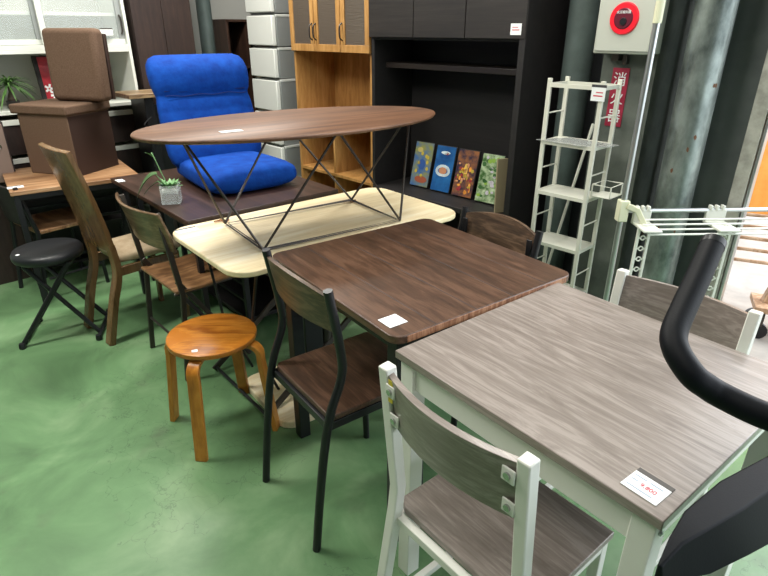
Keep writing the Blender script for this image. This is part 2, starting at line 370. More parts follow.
def chair_white(name, label, loc, rz, htop=.815, tape=False):
    t = thing(name, label, 'chair', loc, rz, 'grey and white dining chairs')
    k = htop/.82; W = .166
    for sx in (-1, 1):
        MB().bar([(sx*W, 0, 0), (sx*W, .070, .44*k), (sx*W, .076, .50*k), (sx*W, .045, htop)], .026, .026, M_white, up=Vector((1, 0, 0))).build('leg', t, .003)
        MB().bar([(sx*W, .37, 0), (sx*W, .36, .415)], .024, .024, M_white, up=Vector((1, 0, 0))).build('leg', t, .002)
        MB().bx(sx*W-.011, sx*W+.011, .06, .36, .393, .415, M_white).build('seat_rail', t, .002)
        MB().bx(sx*W-.009, sx*W+.009, .03, .355, .13, .148, M_white).build('stretcher', t, .002)
    MB().bx(-W, W, .345, .367, .393, .415, M_white).build('seat_rail', t, .002)
    MB().bx(-W, W, .065, .085, .393, .415, M_white).build('seat_rail', t, .002)
    MB().prism([(-.180, .10), (-.150, .085), (.150, .085), (.180, .10), (.18, .385), (-.18, .385)], .415, .433, M_greywood).build('seat', t, .002)
    z0, z1 = htop-.145, htop-.012
    p = [( .066-(.021)*(z-z0)/(z1-z0), z) for z in (z0, (z0+z1)/2, z1)]
    b = MB().ribbon(p, -W+.010, W-.010, .014, M_greywood, 14, -.028); br = b.build('backrest', t, .001)
    for sx in (-1, 1):
        for zz in (z0+.03, z1-.03):
            MB().box((sx*(W-.022), .051-.014*(zz-z0)/.13, zz), (.024, .003, .028), M_white).lathe([(.0055, 0), (.0055, .004)], M_chrome, (sx*(W-.022), 0, 0), 4).build('bracket', t) if False else None
            o = MB().box((0, 0, 0), (.026, .004, .028), M_white).build('bracket', t, .003)
            o.location = (sx*(W-.024), .0475-.019*(zz-z0)/.133, zz)
            c = MB().tube([(0, -.006, 0), (0, 0, 0)], .0065, M_chrome, 10).build('bolt', o)
    if tape: MB().box((-W+.024, .033, z1-.03), (.012, .0012, .05), M_yellow).build('tape_strip', br)
    return t
wc = chair_white('dining_chair', 'grey wood chair with white square-tube frame on the near side of grey table', (.077, .755), GA+1, tape=True)
chair_white('dining_chair', 'grey wood chair with white frame on the far side of grey table, beside drying rack', (.806, 1.333), 180+GA+2, .795)
# ================================================================ DARK TABLE SET
DA = -55.0
dt = thing('dining_table', 'dark rustic brown wooden dining table with split top and black legs', 'table', (-.378, 1.715), -54.0)
# top as two leaves; local x along near-left edge, +y to far
LX, LY, TH, Z = .69, .675, .022, .730
DT = M_darkwood
b = MB()
ys = [0, .11, .22, .33, .415, .505, LY]
def shape(u):   # rounded corners
    return None
poly = rrect(LX, LY, .035, 5, LX/2, LY/2)
MB().prism(poly, Z-TH, Z, DT).build('tabletop', dt, .0025)
MB().bx(LX-.0005, LX+.0008, .036, LY-.036, Z-TH+.002, Z-.002, M_edge).build('edge_band', dt)
# seams as thin dark inlays
for yy, a, c in ((.13, .02, .69), (.27, .0, .69), (.41, 0, .69), (.55, .0, .69)):
    MB().bx(a+.004, c-.004, yy-.0009, yy+.0009, Z-.001, Z+.0003, M_ink).build('seam', dt)
for a in (.03, LX-.075):
    for c in (.03, LY-.075):
        MB().bx(a, a+.042, c, c+.042, 0, Z-TH, M_black).build('leg', dt, .002)
for (q0, q1, r0, r1) in ((.072, LX-.075, .04, .06), (.072, LX-.075, LY-.065, LY-.045), (.04, .06, .072, LY-.075), (LX-.065, LX-.045, .072, LY-.075)):
    MB().bx(q0, q1, r0, r1, Z-TH-.05, Z-TH, M_black).build('apron', dt, .001)
price_tag((.022, 1.25, .7305), GA-2, .052, .056, 'plain white price tag on near corner of the dark brown table', False)
def chair_dark(name, label, loc, rz, htop=.825):
    t = thing(name, label, 'chair', loc, rz, 'brown wood chairs with black tube frames')
    W = .173
    for sx in (-1, 1):
        P = smooth_path([(sx*W, 0, 0), (sx*W, .028, .24), (sx*W, .062, .44), (sx*W, .106, .56), (sx*W, .108, .64), (sx*W, .078, htop)], 4)
        MB().tube(P, .0125, M_black, 12).build('leg', t)
        MB().tube([(sx*(W-.015), .405, 0), (sx*(W-.015), .395, .425)], .0115, M_black, 12).build('leg', t)
        MB().bx(sx*(W-.014)-.010, sx*(W-.014)+.010, .06, .40, .402, .428, M_black).build('seat_rail', t, .002)
        MB().box((sx*(W-.022), .098, htop-.062), (.022, .006, .06), M_black).build('bracket', t, .002)
    MB().bx(-W+.01, W-.01, .385, .405, .402, .428, M_black).build('seat_rail', t, .002)
    MB().bx(-W+.01, W-.01, .06, .08, .402, .428, M_black).build('seat_rail', t, .002)
    MB().prism(rrect(.335, .36, .02, 4, 0, .25), .429, .447, M_darkwood).build('seat', t, .003)
    n = 18; z0 = htop-.125
    def f(x, y, z): return (x, .100-.03*(y-z0)/.125-.022*(1-(x/(W-.012))**2)+z, y)
    top = [(W-.012-(2*W-.024)*i/n, htop-.018+.022*(1-(2*i/n-1)**2)) for i in range(n+1)]
    bot = [(-(W-.012)+(2*W-.024)*i/n, z0) for i in range(n+1)]
    MB().prism(bot+top, -.006, .006, M_backwood, f).build('backrest', t, .001) if False else None
    b = MB(); vs = []; fs = []
    for s in (-.006, .006):
        for i in range(n+1):
            x = bot[i][0]
            for q in range(4):
                zt = htop-.018+.022*(1-(x/(W-.012))**2); z = z0+(zt-z0)*q/3
                vs.append((x, .100-.024*(z-z0)/.125-.024*(1-(x/(W-.012))**2)+s, z))
    K = (n+1)*4
    for i in range(n):
        for q in range(3): a = i*4+q; fs += [(a, a+1, a+5, a+4), (K+a, K+a+4, K+a+5, K+a+1)]
        for q in (0, 3): a = i*4+q; fs.append((a, a+4, K+a+4, K+a))
    for i in (0, n):
        for q in range(3): a = i*4+q; fs.append((a, K+a, K+a+1, a+1))
    b.add(vs, fs, M_backwood); bo = b.build('backrest', t)
    return t
dc = chair_dark('dining_chair', 'dark brown wood chair with black bent-tube frame, in front beside the orange stool', (-.301, 1.322), -54)
MB().box((-.02, .0665, .775), (.006, .002, .008), M_paper).build('sticker_scrap', [c for c in dc.children if c.name.startswith('backrest')][0])
chair_dark('dining_chair', 'dark brown wood chair tucked at far side of the brown table, before the rack', (.47, 1.925), 180-53.5, .80)
# pedestal under dark table
pt = thing('pedestal_stand', 'black column stand on a pale wooden base board, under the dark table', 'stand', (-.376, 1.71), 37)
MB().prism(rrect(.42, .40, .06, 6, .21, .20), 0, .032, M_cream).build('base_board', pt, .004)
MB().bx(.17, .25, .11, .20, .032, .60, M_black).build('column', pt, .004)
MB().tube([(.285, .15, .032), (.285, .15, .56)], .028, M_steel, 16).build('steel_tube', pt)
# ================================================================ CREAM TABLE
CA = 40
ct = thing('folding_table', 'pale maple rectangular table with rounded corners and black folding legs, carrying the oval table', 'table', (-.262, 2.252), CA)
MB().prism(rrect(1.09, .61, .09, 8), .648, .67, M_cream).build('tabletop', ct, .005, seg=3)
for sy in (-.235, .235):
    for (xa, xb, yy) in ((-.42, .36, sy), (.42, -.46, sy*.98)):
        MB().bar([(xa, yy, .645), (xb, yy, .012)], .012, .026, M_steel).build('leg', ct, .002)
for (x, z) in ((-.449, .02), (.34, .02), (-.02, .33), (-.25, .51), (.25, .51)):
    MB().tube([(x, -.24, z), (x, .24, z)], .007, M_black, 10).build('crossbar', ct)
for sx in (-1, 1):
    MB().bx(sx*.44-.02, sx*.44+.02, -.25, .25, .632, .648, M_black).build('mounting_rail', ct, .002)
    for sy in (-.23, .23): MB().tube([(sx*.43, sy, .64), (sx*.43, sy*.5, .30), (sx*.33, sy*.5, .03)], .006, M_black, 8).build('brace', ct)
price_tag((-.785, 2.125, .6705), 38, .085, .042, 'white price tag at the left corner of the pale maple table', True)
# ================================================================ OVAL TABLE (wire base stands on cream table)
OA = 35
ov = thing('oval_table', 'oval walnut coffee table on crossed black wire legs, standing on pale table', 'table', (-.318, 2.206, .6705), OA)
H0 = .40
n = 72; ea, eb = .612, .318
pr = MB(); vs = []; fs = []
prof = [(-.022, .399), (-.008, .401), (0, .408), (0, .412), (-.004, .416)]
for dr, z in prof:
    for i in range(n):
        t = 2*math.pi*i/n; vs.append(((ea+dr)*math.cos(t), (eb+dr)*math.sin(t), z))
for k in range(len(prof)-1):
    for i in range(n): j = (i+1) % n; fs.append((k*n+i, k*n+j, (k+1)*n+j, (k+1)*n+i))
fs.append(tuple(range(n))[::-1]); fs.append(tuple((len(prof)-1)*n+i for i in range(n)))
pr.add(vs, fs, M_walnut); pr.build('tabletop', ov, ang=50)
bx0 = .026; by0 = -.008
bc = [(-.305+bx0, -.190+by0), (.305+bx0, -.190+by0), (.305+bx0, .190+by0), (-.305+bx0, .190+by0)]
tj = [(.02, -.245), (.525, 0), (.02, .235), (-.46, 0)]
MB().tube([(x, y, .008) for x, y in bc], .0045, M_steel, 8, closed=True).build('base_ring', ov)
MB().tube([(bx0+(x-bx0)*.97, by0+(y-by0)*.94, .009) for x, y in bc], .003, M_steel, 8, closed=True).build('base_ring', ov)
for i in range(4):
    x, y = bc[i]
    for j in ((i-1) % 4, i):
        a, c = tj[j]; MB().tube([(x, y, .008), (a+(x-a)*.02, c+(y-c)*.02, .396)], .0048, M_steel, 8).build('wire_leg', ov)
for a, c in tj: MB().lathe([(.022, .391), (.022, .3985)], M_black, (a*.99, c*.99, 0), 16).build('mounting_plate', ov)
price_tag((-.517, 1.94, .6705+.4165), 35, .075, .034, 'small white price tag lying on the oval walnut tabletop', False)
for (x, y, l) in ((-.697, 2.236, 'twist of orange and brown packing cord by the wire base, left end of pale table'), (-.182, 2.534, 'twist of brown packing cord beside the far wire corner on pale table')):
    tag(MB().tube([(x+.022*math.cos(a*.9)+.004*a, y+.016*math.sin(a*1.3), .674+.003*math.sin(a*2)+.002) for a in range(0, 11)], .0026, mat('orange_cord', '#9a6236', .6), 6).build('packing_cord'), l, 'cord')
# ================================================================ ORANGE STOOL
st = thing('round_stool', 'orange-stained bentwood round stool with four curved legs', 'stool', (-.622, 1.768), 0)
st.scale = (1.02, 1.02, .915)
MB().lathe([(.147, .418), (.154, .422), (.156, .432), (.154, .440), (.147, .443)], M_stool, n=48).build('seat', st)
for k in range(4):
    a = R(-98+90*k); ex, ey = math.cos(a), math.sin(a)
    P = [(.07, .406), (.118, .406)]+[(.127+.045*math.sin(R(q)), .361+.045*math.cos(R(q))) for q in (20, 40, 60, 80)]+[(.172, .33), (.205, 0)]
    pts = [(ex*p, ey*p, z) for p, z in P]
    MB().bar(pts, .042, .018, M_stoolleg, up=Vector((0, 0, 1))).build('leg', st, .002)
o = MB().box((0, 0, 0), (.019, .016, .001), M_paper, R(20)).build('sticker', st); _p = Vector((-.022, -.125, 0)); o.location = (_p.x, _p.y, .4438)
# ================================================================ BLACK FOLDING STOOL
bs = thing('folding_stool', 'black round padded folding stool on crossed tube legs', 'stool', (-1.615, 2.515), 15)
MB().lathe([(.130, .405), (.150, .409), (.155, .42), (.155, .436), (.148, .449), (.12, .454), (.02, .456)], M_blacklea, n=40).build('seat', bs, ang=60)
for sy, s in ((-.105, 1), (.105, 1), (-.075, -1), (.075, -1)):
    MB().tube([(s*.105, sy, .405), (-s*.17, sy*1.25, .014)], .011, M_black, 10).build('leg', bs)
for s in (1, -1):
    MB().tube([(-s*.17, -.14, .014), (-s*.17, .14, .014)], .010, M_black, 10).build('foot_bar', bs)
    for sy in (-.145, .145): MB().lathe([(.014, 0), (.016, .01), (.013, .028)], M_blacklea, (-s*.17, sy, 0), 12).build('rubber_foot', bs)
    MB().tube([(s*.105, -.11, .40), (s*.105, .11, .40)], .009, M_black, 8).build('crossbar', bs)
MB().lathe([(.009, 0), (.009, .001)], M_paper, (-.10, -.085, .4545), 12).build('sticker', bs)
# ================================================================ BENT PLYWOOD CHAIR
bc_ = thing('high_back_chair', 'tall curved bent-plywood chair with beige cushion seat', 'chair', (-1.435, 2.462), -42)
W = .140
prof = smooth_path([(0, 0, 0), (0, .055, .20), (0, .100, .34), (0, .098, .46), (0, .070, .64), (0, .030, .82), (0, .000, .935)], 5)
PR = [(p.y, p.z) for p in prof]
for sx in (-1, 1):
    lo = [p for p in PR if p[1] < .5]
    MB().ribbon(lo, *sorted((sx*(W+.016), sx*(W-.036))), .030, M_bent).build('leg', bc_, .003)
hi = [p for p in PR if p[1] > .455]
MB().ribbon(hi, -W-.016, W+.016, .024, M_bent, 10, -.012).build('backrest', bc_, .003)
for sx in (-1, 1):
    MB().ribbon([(.41, 0), (.415, .2), (.40, .36)], sx*W-.014, sx*W+.014, .022, M_bent).build('leg', bc_, .003)
    MB().bx(sx*(W-.004)-.009, sx*(W-.004)+.009, .10, .41, .33, .375, M_bent).build('seat_rail', bc_, .002)
MB().bx(-W, W, .40, .42, .33, .375, M_bent).build('seat_rail', bc_, .002)
MB().loft([((0, .125, .405), (.10, 0, 0), (0, 0, .012), 3), ((0, .135, .405), (.128, 0, 0), (0, 0, .026), 3), ((0, .20, .408), (.140, 0, 0), (0, 0, .034), 3), ((0, .34, .408), (.150, 0, 0), (0, 0, .034), 3), ((0, .43, .405), (.148, 0, 0), (0, 0, .028), 3), ((0, .45, .405), (.13, 0, 0), (0, 0, .012), 3)], M_cushion).build('seat', bc_, ang=60)
# ================================================================ FOLDING WOOD CHAIR
fc = thing('folding_chair', 'folding chair with curved brown plywood back and seat on dark steel legs', 'chair', (-1.02, 2.175), -47)
for sx in (-1, 1):
    MB().bar([(sx*.19, .04, 0), (sx*.19, .08, .40), (sx*.185, .035, .76)], .022, .014, M_steel, up=Vector((1, 0, 0))).build('leg', fc, .002)
    MB().bar([(sx*.175, .36, 0), (sx*.175, .07, .46)], .020, .012, M_steel, up=Vector((1, 0, 0))).build('leg', fc, .002)
    MB().tube([(sx*.178, .05, .405), (sx*.178, .31, .405)], .007, M_steel, 8).build('seat_rail', fc)
MB().tube([(-.19, .058, .16), (.19, .058, .16)], .006, M_steel, 8).build('crossbar', fc)
MB().tube([(-.175, .30, .09), (.175, .30, .09)], .006, M_steel, 8).build('crossbar', fc)
MB().ribbon([(.055, .415), (.18, .409), (.30, .417), (.325, .412)], -.185, .185, .013, M_foldwood, 8, 0).build('seat', fc, .003)
MB().ribbon([(.072, .60), (.058, .67), (.035, .745), (.026, .765)], -.215, .215, .011, M_foldback, 14, -.045).build('backrest', fc, .003)
# ================================================================ WALNUT TABLE + OTTOMANS + CHAIR BELOW
wt = thing('desk', 'striped walnut desk with black steel frame, carrying the brown ottoman', 'desk', (-1.895, 2.775), 35.5)
MB().bx(0, .635, 0, .60, .628, .65, M_walnut2).build('tabletop', wt, .002)
for a in (.01, .597):
    for c in (.01, .56): MB().bx(a, a+.028, c, c+.028, 0, .628, M_black).build('leg', wt, .002)
for (q0, q1, r0, r1, z0, z1) in ((.035, .60, .012, .036, .598, .628), (.03, .57, .565, .587, .598, .628), (.012, .036, .03, .57, .598, .628), (.60, .622, .03, .57, .598, .628), (.03, .57, .565, .585, .40, .42), (.012, .032, .03, .57, .05, .07), (.60, .62, .03, .57, .05, .07), (.03, .57, .565, .585, .05, .07)):
    MB().bx(q0, q1, r0, r1, z0, z1, M_black).build('frame_rail', wt, .002)
price_tag((-1.925, 2.875, .6505), 35, .075, .045, 'white price tag on the left edge of striped walnut desk', True)
oc = thing('dining_chair', 'low chair with wood seat and dark back pushed under striped walnut desk', 'chair', (-2.03, 2.93), 12-50)
for sx in (-1, 1):
    MB().tube([(sx*.17, 0, 0), (sx*.17, .05, .40), (sx*.17, 0, .66)], .012, M_black, 10).build('leg', oc)
    MB().tube([(sx*.16, .36, 0), (sx*.16, .35, .39)], .011, M_black, 10).build('leg', oc)
    MB().tube([(sx*.16, .05, .13), (sx*.16, .355, .13)], .008, M_black, 8).build('stretcher', oc)
MB().prism(rrect(.35, .34, .02, 4, 0, .22), .392, .412, M_walnut2).build('seat', oc, .003)
MB().ribbon([(.03, .44), (.016, .55), (.003, .65)], -.16, .16, .016, M_espresso, 8, -.02).build('backrest', oc, .003)
ot = thing('storage_ottoman', 'brown linen storage box stool with flat lid on the walnut desk', 'ottoman', (-1.700, 3.105, .6505), -16)
# local: near corner at origin, x to left is negative ; y back
MB().bx(-.340, -.006, .006, .325, 0, .335, M_linen).build('box_body', ot, .004)
MB().bx(-.372, .008, -.008, .335, .328, .378, M_linen).build('lid', ot, .010, seg=3)
MB().bx(-.0055, -.0045, .01, .32, .0, .32, M_vinylbrown).build('side_panel', ot)
ob = thing('storage_ottoman', 'brown linen slab, a folded box stool, standing upright on the box stool lid', 'ottoman', (-1.560, 3.185, 1.0285), -16)
MB().box((-.185, .115, .190), (.350, .085, .375), M_linen, M=Matrix.Rotation(R(-3), 3, 'X')).build('padded_lid', ob, .028, seg=4)
MB().box((-.185, .168, .18), (.34, .022, .34), M_vinylbrown, M=Matrix.Rotation(R(-3), 3, 'X')).build('folded_base', ob, .004)
sr = thing('storage_rack', 'low black rack of rails standing behind under the striped walnut desk', 'rack', (-1.895, 2.775), 35.5)
for x in (.06, .57):
    for y in (.44, .565): MB().bx(x, x+.02, y, y+.015, 0, .52, M_black).build('post', sr, .001)
for k, z in enumerate((.06, .28, .48)):
    MB().bx(.06, .59, .44, .58, z, z+.018, M_espresso).build('shelf', sr, .001)
    MB().bx(.08, .57, .44, .45, z+.05, z+.065, M_black).build('rail', sr, .001)
MB().bx(.08, .57, .572, .58, .07, .50, M_espresso).build('back_panel', sr)
s2 = thing('storage_rack', 'long low black rack with rails stored under the dark brown veneer table', 'rack', (-1.461, 2.956), -48.9)
for x in (.10, .84):
    for y in (.28, .62): MB().bx(x, x+.025, y, y+.025, 0, .50, M_black).build('post', s2, .001)
for z in (.06, .42): MB().bx(.10, .865, .28, .645, z, z+.02, M_espresso).build('shelf', s2, .001)
for z in (.16, .25, .34): MB().bx(.125, .84, .285, .297, z, z+.015, M_black).build('rail', s2, .001)
MB().bx(.125, .84, .637, .645, .08, .42, M_espresso).build('back_panel', s2)
# ================================================================ BROWN LOW TABLE + BLUE CHAIR + VASE
bt = thing('low_table', 'dark brown veneer table carrying the blue floor chair and glass vase', 'table', (-1.461, 2.956), -48.9)
MB().bx(0, .985, .0, .78, .658, .68, M_brown).build('tabletop', bt, .003)
for a in (.03, .915):
    for c in (.04, .70): MB().bx(a, a+.025, c, c+.025, 0, .658, M_black).build('leg', bt, .002)
MB().bx(.07, .915, .05, .07, .61, .658, M_black).build('apron', bt, .002)
MB().bx(.07, .915, .71, .73, .61, .658, M_black).build('apron', bt, .002)
price_tag((-1.38, 2.895, .6805), -49, .06, .035, 'small white price tag at the corner of the dark brown veneer table', False)
bl = thing('floor_chair', 'bright blue suede legless floor chair with rolled headrest', 'chair', (-.605, 2.665, .6805), -142)
bl.scale = (.98, .95, .875)
# +y = facing direction; seat from y=-.50..0
S = []
for y, hw, h, e in ((.0, .20, .030, 2.6), (-.012, .222, .052, 3), (-.04, .232, .064, 3.5), (-.12, .236, .068, 4), (-.25, .234, .066, 4), (-.40, .230, .062, 4), (-.52, .225, .055, 4), (-.56, .21, .04, 3)):
    S.append(((0, y, .072), (hw, 0, 0), (0, 0, h+.004), e))
MB().loft(S, M_blue, 44).build('seat', bl, ang=80)
B = []
T = math.tan(R(16))
for z, hw, dp, yo in ((.02, .225, .03, 0), (.05, .252, .045, 0), (.10, .262, .055, 0), (.17, .264, .056, 0), (.18, .262, .050, 0), (.19, .264, .056, 0), (.25, .262, .055, 0), (.26, .261, .051, 0), (.27, .262, .055, 0), (.32, .260, .053, 0), (.33, .259, .048, 0), (.34, .260, .052, 0), (.39, .256, .048, 0), (.412, .252, .038, 0), (.43, .252, .046, 0), (.45, .258, .062, .008), (.50, .266, .074, .012), (.56, .268, .076, .012), (.605, .262, .062, .005), (.635, .245, .042, 0), (.650, .215, .018, 0)):
    B.append(((0, -.47-z*T+yo, .06+z*.96), (hw, 0, 0), (0, dp*.96, dp*.27), 3.4))
bk = MB().loft(B, M_blue, 44).build('backrest', bl, ang=80)
for zz in (.455, .43):
    MB().tube([(x, -.47-zz*T+.044+.01, .06+zz*.96+.004*math.sin(x*40)) for x in [i*.02-.22 for i in range(23)]], .0028, M_seam, 6).build('stitched_seam', bl)
vs_ = thing('glass_vase', 'small square glass vase with pebbles holding succulent and drooping leaf', 'vase', (-.968, 2.49, .6805), 12)
v = MB()
w_ = .040
for (a, b_, c, d) in ((-w_, w_, -w_, -w_+.004), (-w_, w_, w_-.004, w_), (-w_, -w_+.004, -w_+.004, w_-.004), (w_-.004, w_, -w_+.004, w_-.004)): v.bx(a, b_, c, d, .004, .085, M_vase)
v.bx(-w_, w_, -w_, w_, 0, .004, M_vase); v.build('glass', vs_, .001)
MB().bx(-.035, .035, -.035, .035, .005, .045, M_soil).build('dark_pebbles', vs_, .006)
MB().bx(-.035, .035, -.035, .035, .0455, .072, M_wpeb).build('white_pebbles', vs_, .008)
def leaf(b, base, dirv, L, Wd, droop, m, k=7, cup=.15):
    base = Vector(base); d = Vector(dirv).normalized(); side = d.cross(Vector((0, 0, 1)))
    if side.length < .1: side = Vector((1, 0, 0))
    side.normalize(); up = side.cross(d).normalized(); vs = []; fs = []
    for i in range(k+1):
        t = i/k; c = base+d*L*t-Vector((0, 0, 1))*droop*L*t*t; w0 = Wd*math.sin(math.pi*min(1, t*.93+.07))**.8+.0004
        vs += [c-side*w0+up*cup*w0, c, c+side*w0+up*cup*w0, c-up*.0012]
    for i in range(k):
        a = i*4; fs += [(a, a+1, a+5, a+4), (a+1, a+2, a+6, a+5), (a+2, a+3, a+7, a+6), (a+3, a, a+4, a+7)]
    b.add(vs, fs, m)
b = MB()
for i in range(26):
    a = i*2.4; e = .25+.9*(i/26); leaf(b, (.006*math.cos(a), .006*math.sin(a), .07), (math.cos(a), math.sin(a), e), .05+.012*random.random(), .008, .1, M_succ, 5)
b.build('succulent', vs_)
b = MB()
b.tube(smooth_path([(-.005, 0, .07), (-.03, 0, .15), (-.05, .005, .215), (-.055, .01, .225)], 4), .0025, M_succ, 6)
b.tube(smooth_path([(-.01, .0, .07), (-.05, 0, .13), (-.05, 0, .138)], 4), .0022, M_succ, 6)
leaf(b, (-.045, 0, .135), (-1, -.1, -.15), .105, .05, .9, M_leaf, 9, .2)
leaf(b, (-.052, .0, .21), (-.4, -.3, .6), .05, .010, .3, M_succ, 6)
leaf(b, (-.04, .01, .10), (-.8, .1, -.3), .09, .02, .4, M_leaf, 7)
b.build('drooping_leaf', vs_)
# ================================================================ WHITE CABINET (left wall)
cw = thing('glass_door_cabinet', 'large white cabinet with sliding glass doors and open counter shelf', 'cabinet', w2(1.555, 3.95), W2)
# local x: 0 = right end, negative to left; front y=0
xl = -1.05
MB().bx(-.018, 0, 0, .40, 0, 2.0, M_cabwhite).build('side_panel', cw, .001)
MB().bx(xl, xl+.018, 0, .40, 0, 2.0, M_cabwhite).build('side_panel', cw, .001)
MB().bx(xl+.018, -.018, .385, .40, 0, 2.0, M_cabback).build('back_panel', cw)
for z in (1.27, 1.475, 1.98, .945): MB().bx(xl+.018, -.018, .07 if z == 1.475 else .0, .385, z, z+.02, M_cabwhite).build('shelf', cw, .001)
MB().bx(xl+.018, -.018, 0, .02, 1.29, 1.315, M_cabwhite).build('door_track', cw, .001)
for x0, x1, y in ((-.50, -.02, .02), (-1.03, -.49, .045)):
    f_ = MB()
    f_.bx(x0, x1, y, y+.018, 1.316, 1.345, M_cabwhite).bx(x0, x1, y, y+.018, 1.94, 1.975, M_cabwhite).bx(x0, x0+.032, y, y+.018, 1.345, 1.94, M_cabwhite).bx(x1-.032, x1, y, y+.018, 1.345, 1.94, mat('grey_strip', '#8e9290', .4))
    fo = f_.build('sliding_door', cw, .001)
    MB().bx(x0+.032, x1-.032, y+.006, y+.010, 1.345, 1.94, M_glass).build('glass_pane', fo)
    if y < .03: MB().tube([(x1-.016, y-.002, 1.375), (x1-.016, y-.020, 1.39), (x1-.016, y-.020, 1.465), (x1-.016, y-.002, 1.48)], .006, M_steel, 8).build('handle', fo)
price_tag_wall = thing('price_tag', 'white price tag stuck on glass door of the white cabinet', 'price tag', w2(1.555-.13, 3.945), W2, 'paper price tags')
price_tag_wall.location.z = 1.365
MB().bx(-.045, .03, -.002, 0, .0, .042, M_paper).bx(-.045, .03, -.0024, 0, .034, .042, M_tagdark).build('card', price_tag_wall)
for k in range(3):
    for j in range(2):
        x0 = xl+.02+.505*j
        d_ = MB().bx(x0, x0+.50, -.018, 0, .28+.22*k, .28+.22*k+.20, M_wardrobe).build('drawer', cw, .002)
        MB().bx(x0, x0+.50, -.026, -.0185, .28+.22*k+.17, .28+.22*k+.20, M_cabwhite).build('drawer_pull', d_, .001)
lb = thing('side_cabinet', 'taupe board door of a side cabinet with a ring knob, far left edge', 'cabinet', (-2.14, 3.24), 44)
MB().bx(-.42, 0, 0.0, .075, 0, .93, M_wardrobe).build('body', lb, .003)
dd = MB().bx(-.41, -.01, -.016, 0, .60, .92, mat('taupe_door', '#76645a', .55)).build('door', lb, .003)
MB().tube(arc((-.055, -.022, .80), .012, 0, 360, 14)[:-1], .003, M_chrome, 6, closed=True).build('ring_knob', dd)
sp = thing('potted_plant', 'small spiky-leaved plant with thick stem in dark pot on white shelf', 'plant', w2(1.555-.72, 4.03), 0)
sp.location.z = .9655
MB().lathe([(.026, 0), (.034, .01), (.036, .05), (.034, .052), (.028, .046)], M_pot, n=20).build('pot', sp)
MB().lathe([(.022, .045), (.026, .06), (.018, .08), (.009, .10), (.008, .135), (.003, .14)], M_trunk, n=12).build('stem', sp)
b = MB()
for i in range(60):
    a = i*2.4; e = 1.6-1.9*(i/60); leaf(b, (0, 0, .135), (math.cos(a), math.sin(a), e), .13+.05*random.random(), .0055, .55, M_spike, 8)
b.build('leaves', sp)
pc = thing('framed_picture', 'red picture with white and orange flowers leaning on the white shelf', 'picture', w2(1.555-.44, 4.10), W2)
pc.location.z = .9655
fl = MB().box((0, 0, .145), (.21, .014, .29), M_pot, M=Matrix.Rotation(R(-8), 3, 'X')).build('frame', pc, .002)
MB().box((.012, -.0082, .145), (.185, .002, .275), mat('red_art', '#7d1424', .4, col2='#c8323c', nscale=9), M=Matrix.Rotation(R(-8), 3, 'X')).build('artwork', pc)
b = MB()
for (x, z, c, m) in ((-.03, .06, 6, M_paper), (.03, .045, 6, mat('petal', '#e8c9a0', .5)), (.06, .02, 5, M_orange), (-.055, .1, 5, M_paper)):
    for k in range(c):
        a = k*2*math.pi/c; b.box((x+.016*math.cos(a), -.0115+.14*(z-.145)*-1*.0 - (z+.016*math.sin(a)-.145)*-.14, z+.016*math.sin(a)), (.022, .001, .012), m, M=Matrix.Rotation(-a, 3, 'Y'))
b.build('painted_flowers', pc)
# ================================================================ WARDROBE
wd = thing('wardrobe', 'tall dark brown wardrobe with two plain doors behind the blue chair', 'wardrobe', w2(1.60, 3.97), W2)
MB().bx(0, .41, .02, .58, 0, 2.1, M_wardrobe).build('body', wd, .002)
MB().bx(.002, .203, 0, .02, .03, 2.09, M_wardrobe).build('door', wd, .002)
MB().bx(.206, .408, 0, .02, .03, 2.09, M_wardrobe).build('door', wd, .002)
# desk in background
dk = thing('desk', 'black-framed work desk with rustic wood top behind the box stool', 'desk', w2(1.38, 3.62), W2)
MB().bx(-.02, .62, 0, .28, 1.015, 1.04, wood('rustic_top', '#4a3a2c', '#7a6249', '#9c8565', .35, (1.5, 10, 10), 2, 1)).build('desktop', dk, .002)
for x in (.08, .55):
    MB().bx(x, x+.06, .03, .25, 0, 1.015, M_black).build('leg', dk, .003)
MB().bx(.14, .55, .20, .23, .35, .95, M_black).build('modesty_panel', dk, .002)
MB().tube(smooth_path([(.10, .015, .90), (.04, -.01, .86), (.09, 0, .82), (.03, 0, .80), (.09, .0, .76), (.06, 0, .60)], 5), .004, M_black, 6).build('cable', dk)
# pipe beside wardrobe
pp = thing('drain_pipe', 'dim grey-green vertical pipe in the corner beside the dark wardrobe', 'pipe', w2(2.345, 4.42))
MB().tube([(0, 0, 0), (0, 0, 2.8)], .055, M_darkpipe, 24).build('pipe', pp)
# bookshelf
bk_ = thing('bookshelf', 'dark brown open cube bookshelf beside the white drawer tower', 'bookshelf', w2(2.54, 4.45), W2)
for x in (0, .19, .38): MB().bx(x, x+.018, 0, .28, 0, 1.47, M_shelfb).build('upright', bk_, .001)
for z in (.02, .38, .74, 1.10, 1.455): MB().bx(-.004, .402, 0, .28, z, z+.018, M_shelfb).build('shelf', bk_, .001)
MB().bx(0, .398, .27, .28, .02, 1.46, M_shelfb).build('back_panel', bk_)
tag(MB().box((0, 0, .14), (.035, .16, .28), M_cream, R(W2)).build('wooden_board'), 'pale upright board standing in the dark open bookshelf', 'board')
bpy.data.objects['wooden_board'].location = (*w2(2.50+.345, 4.56), .7595)
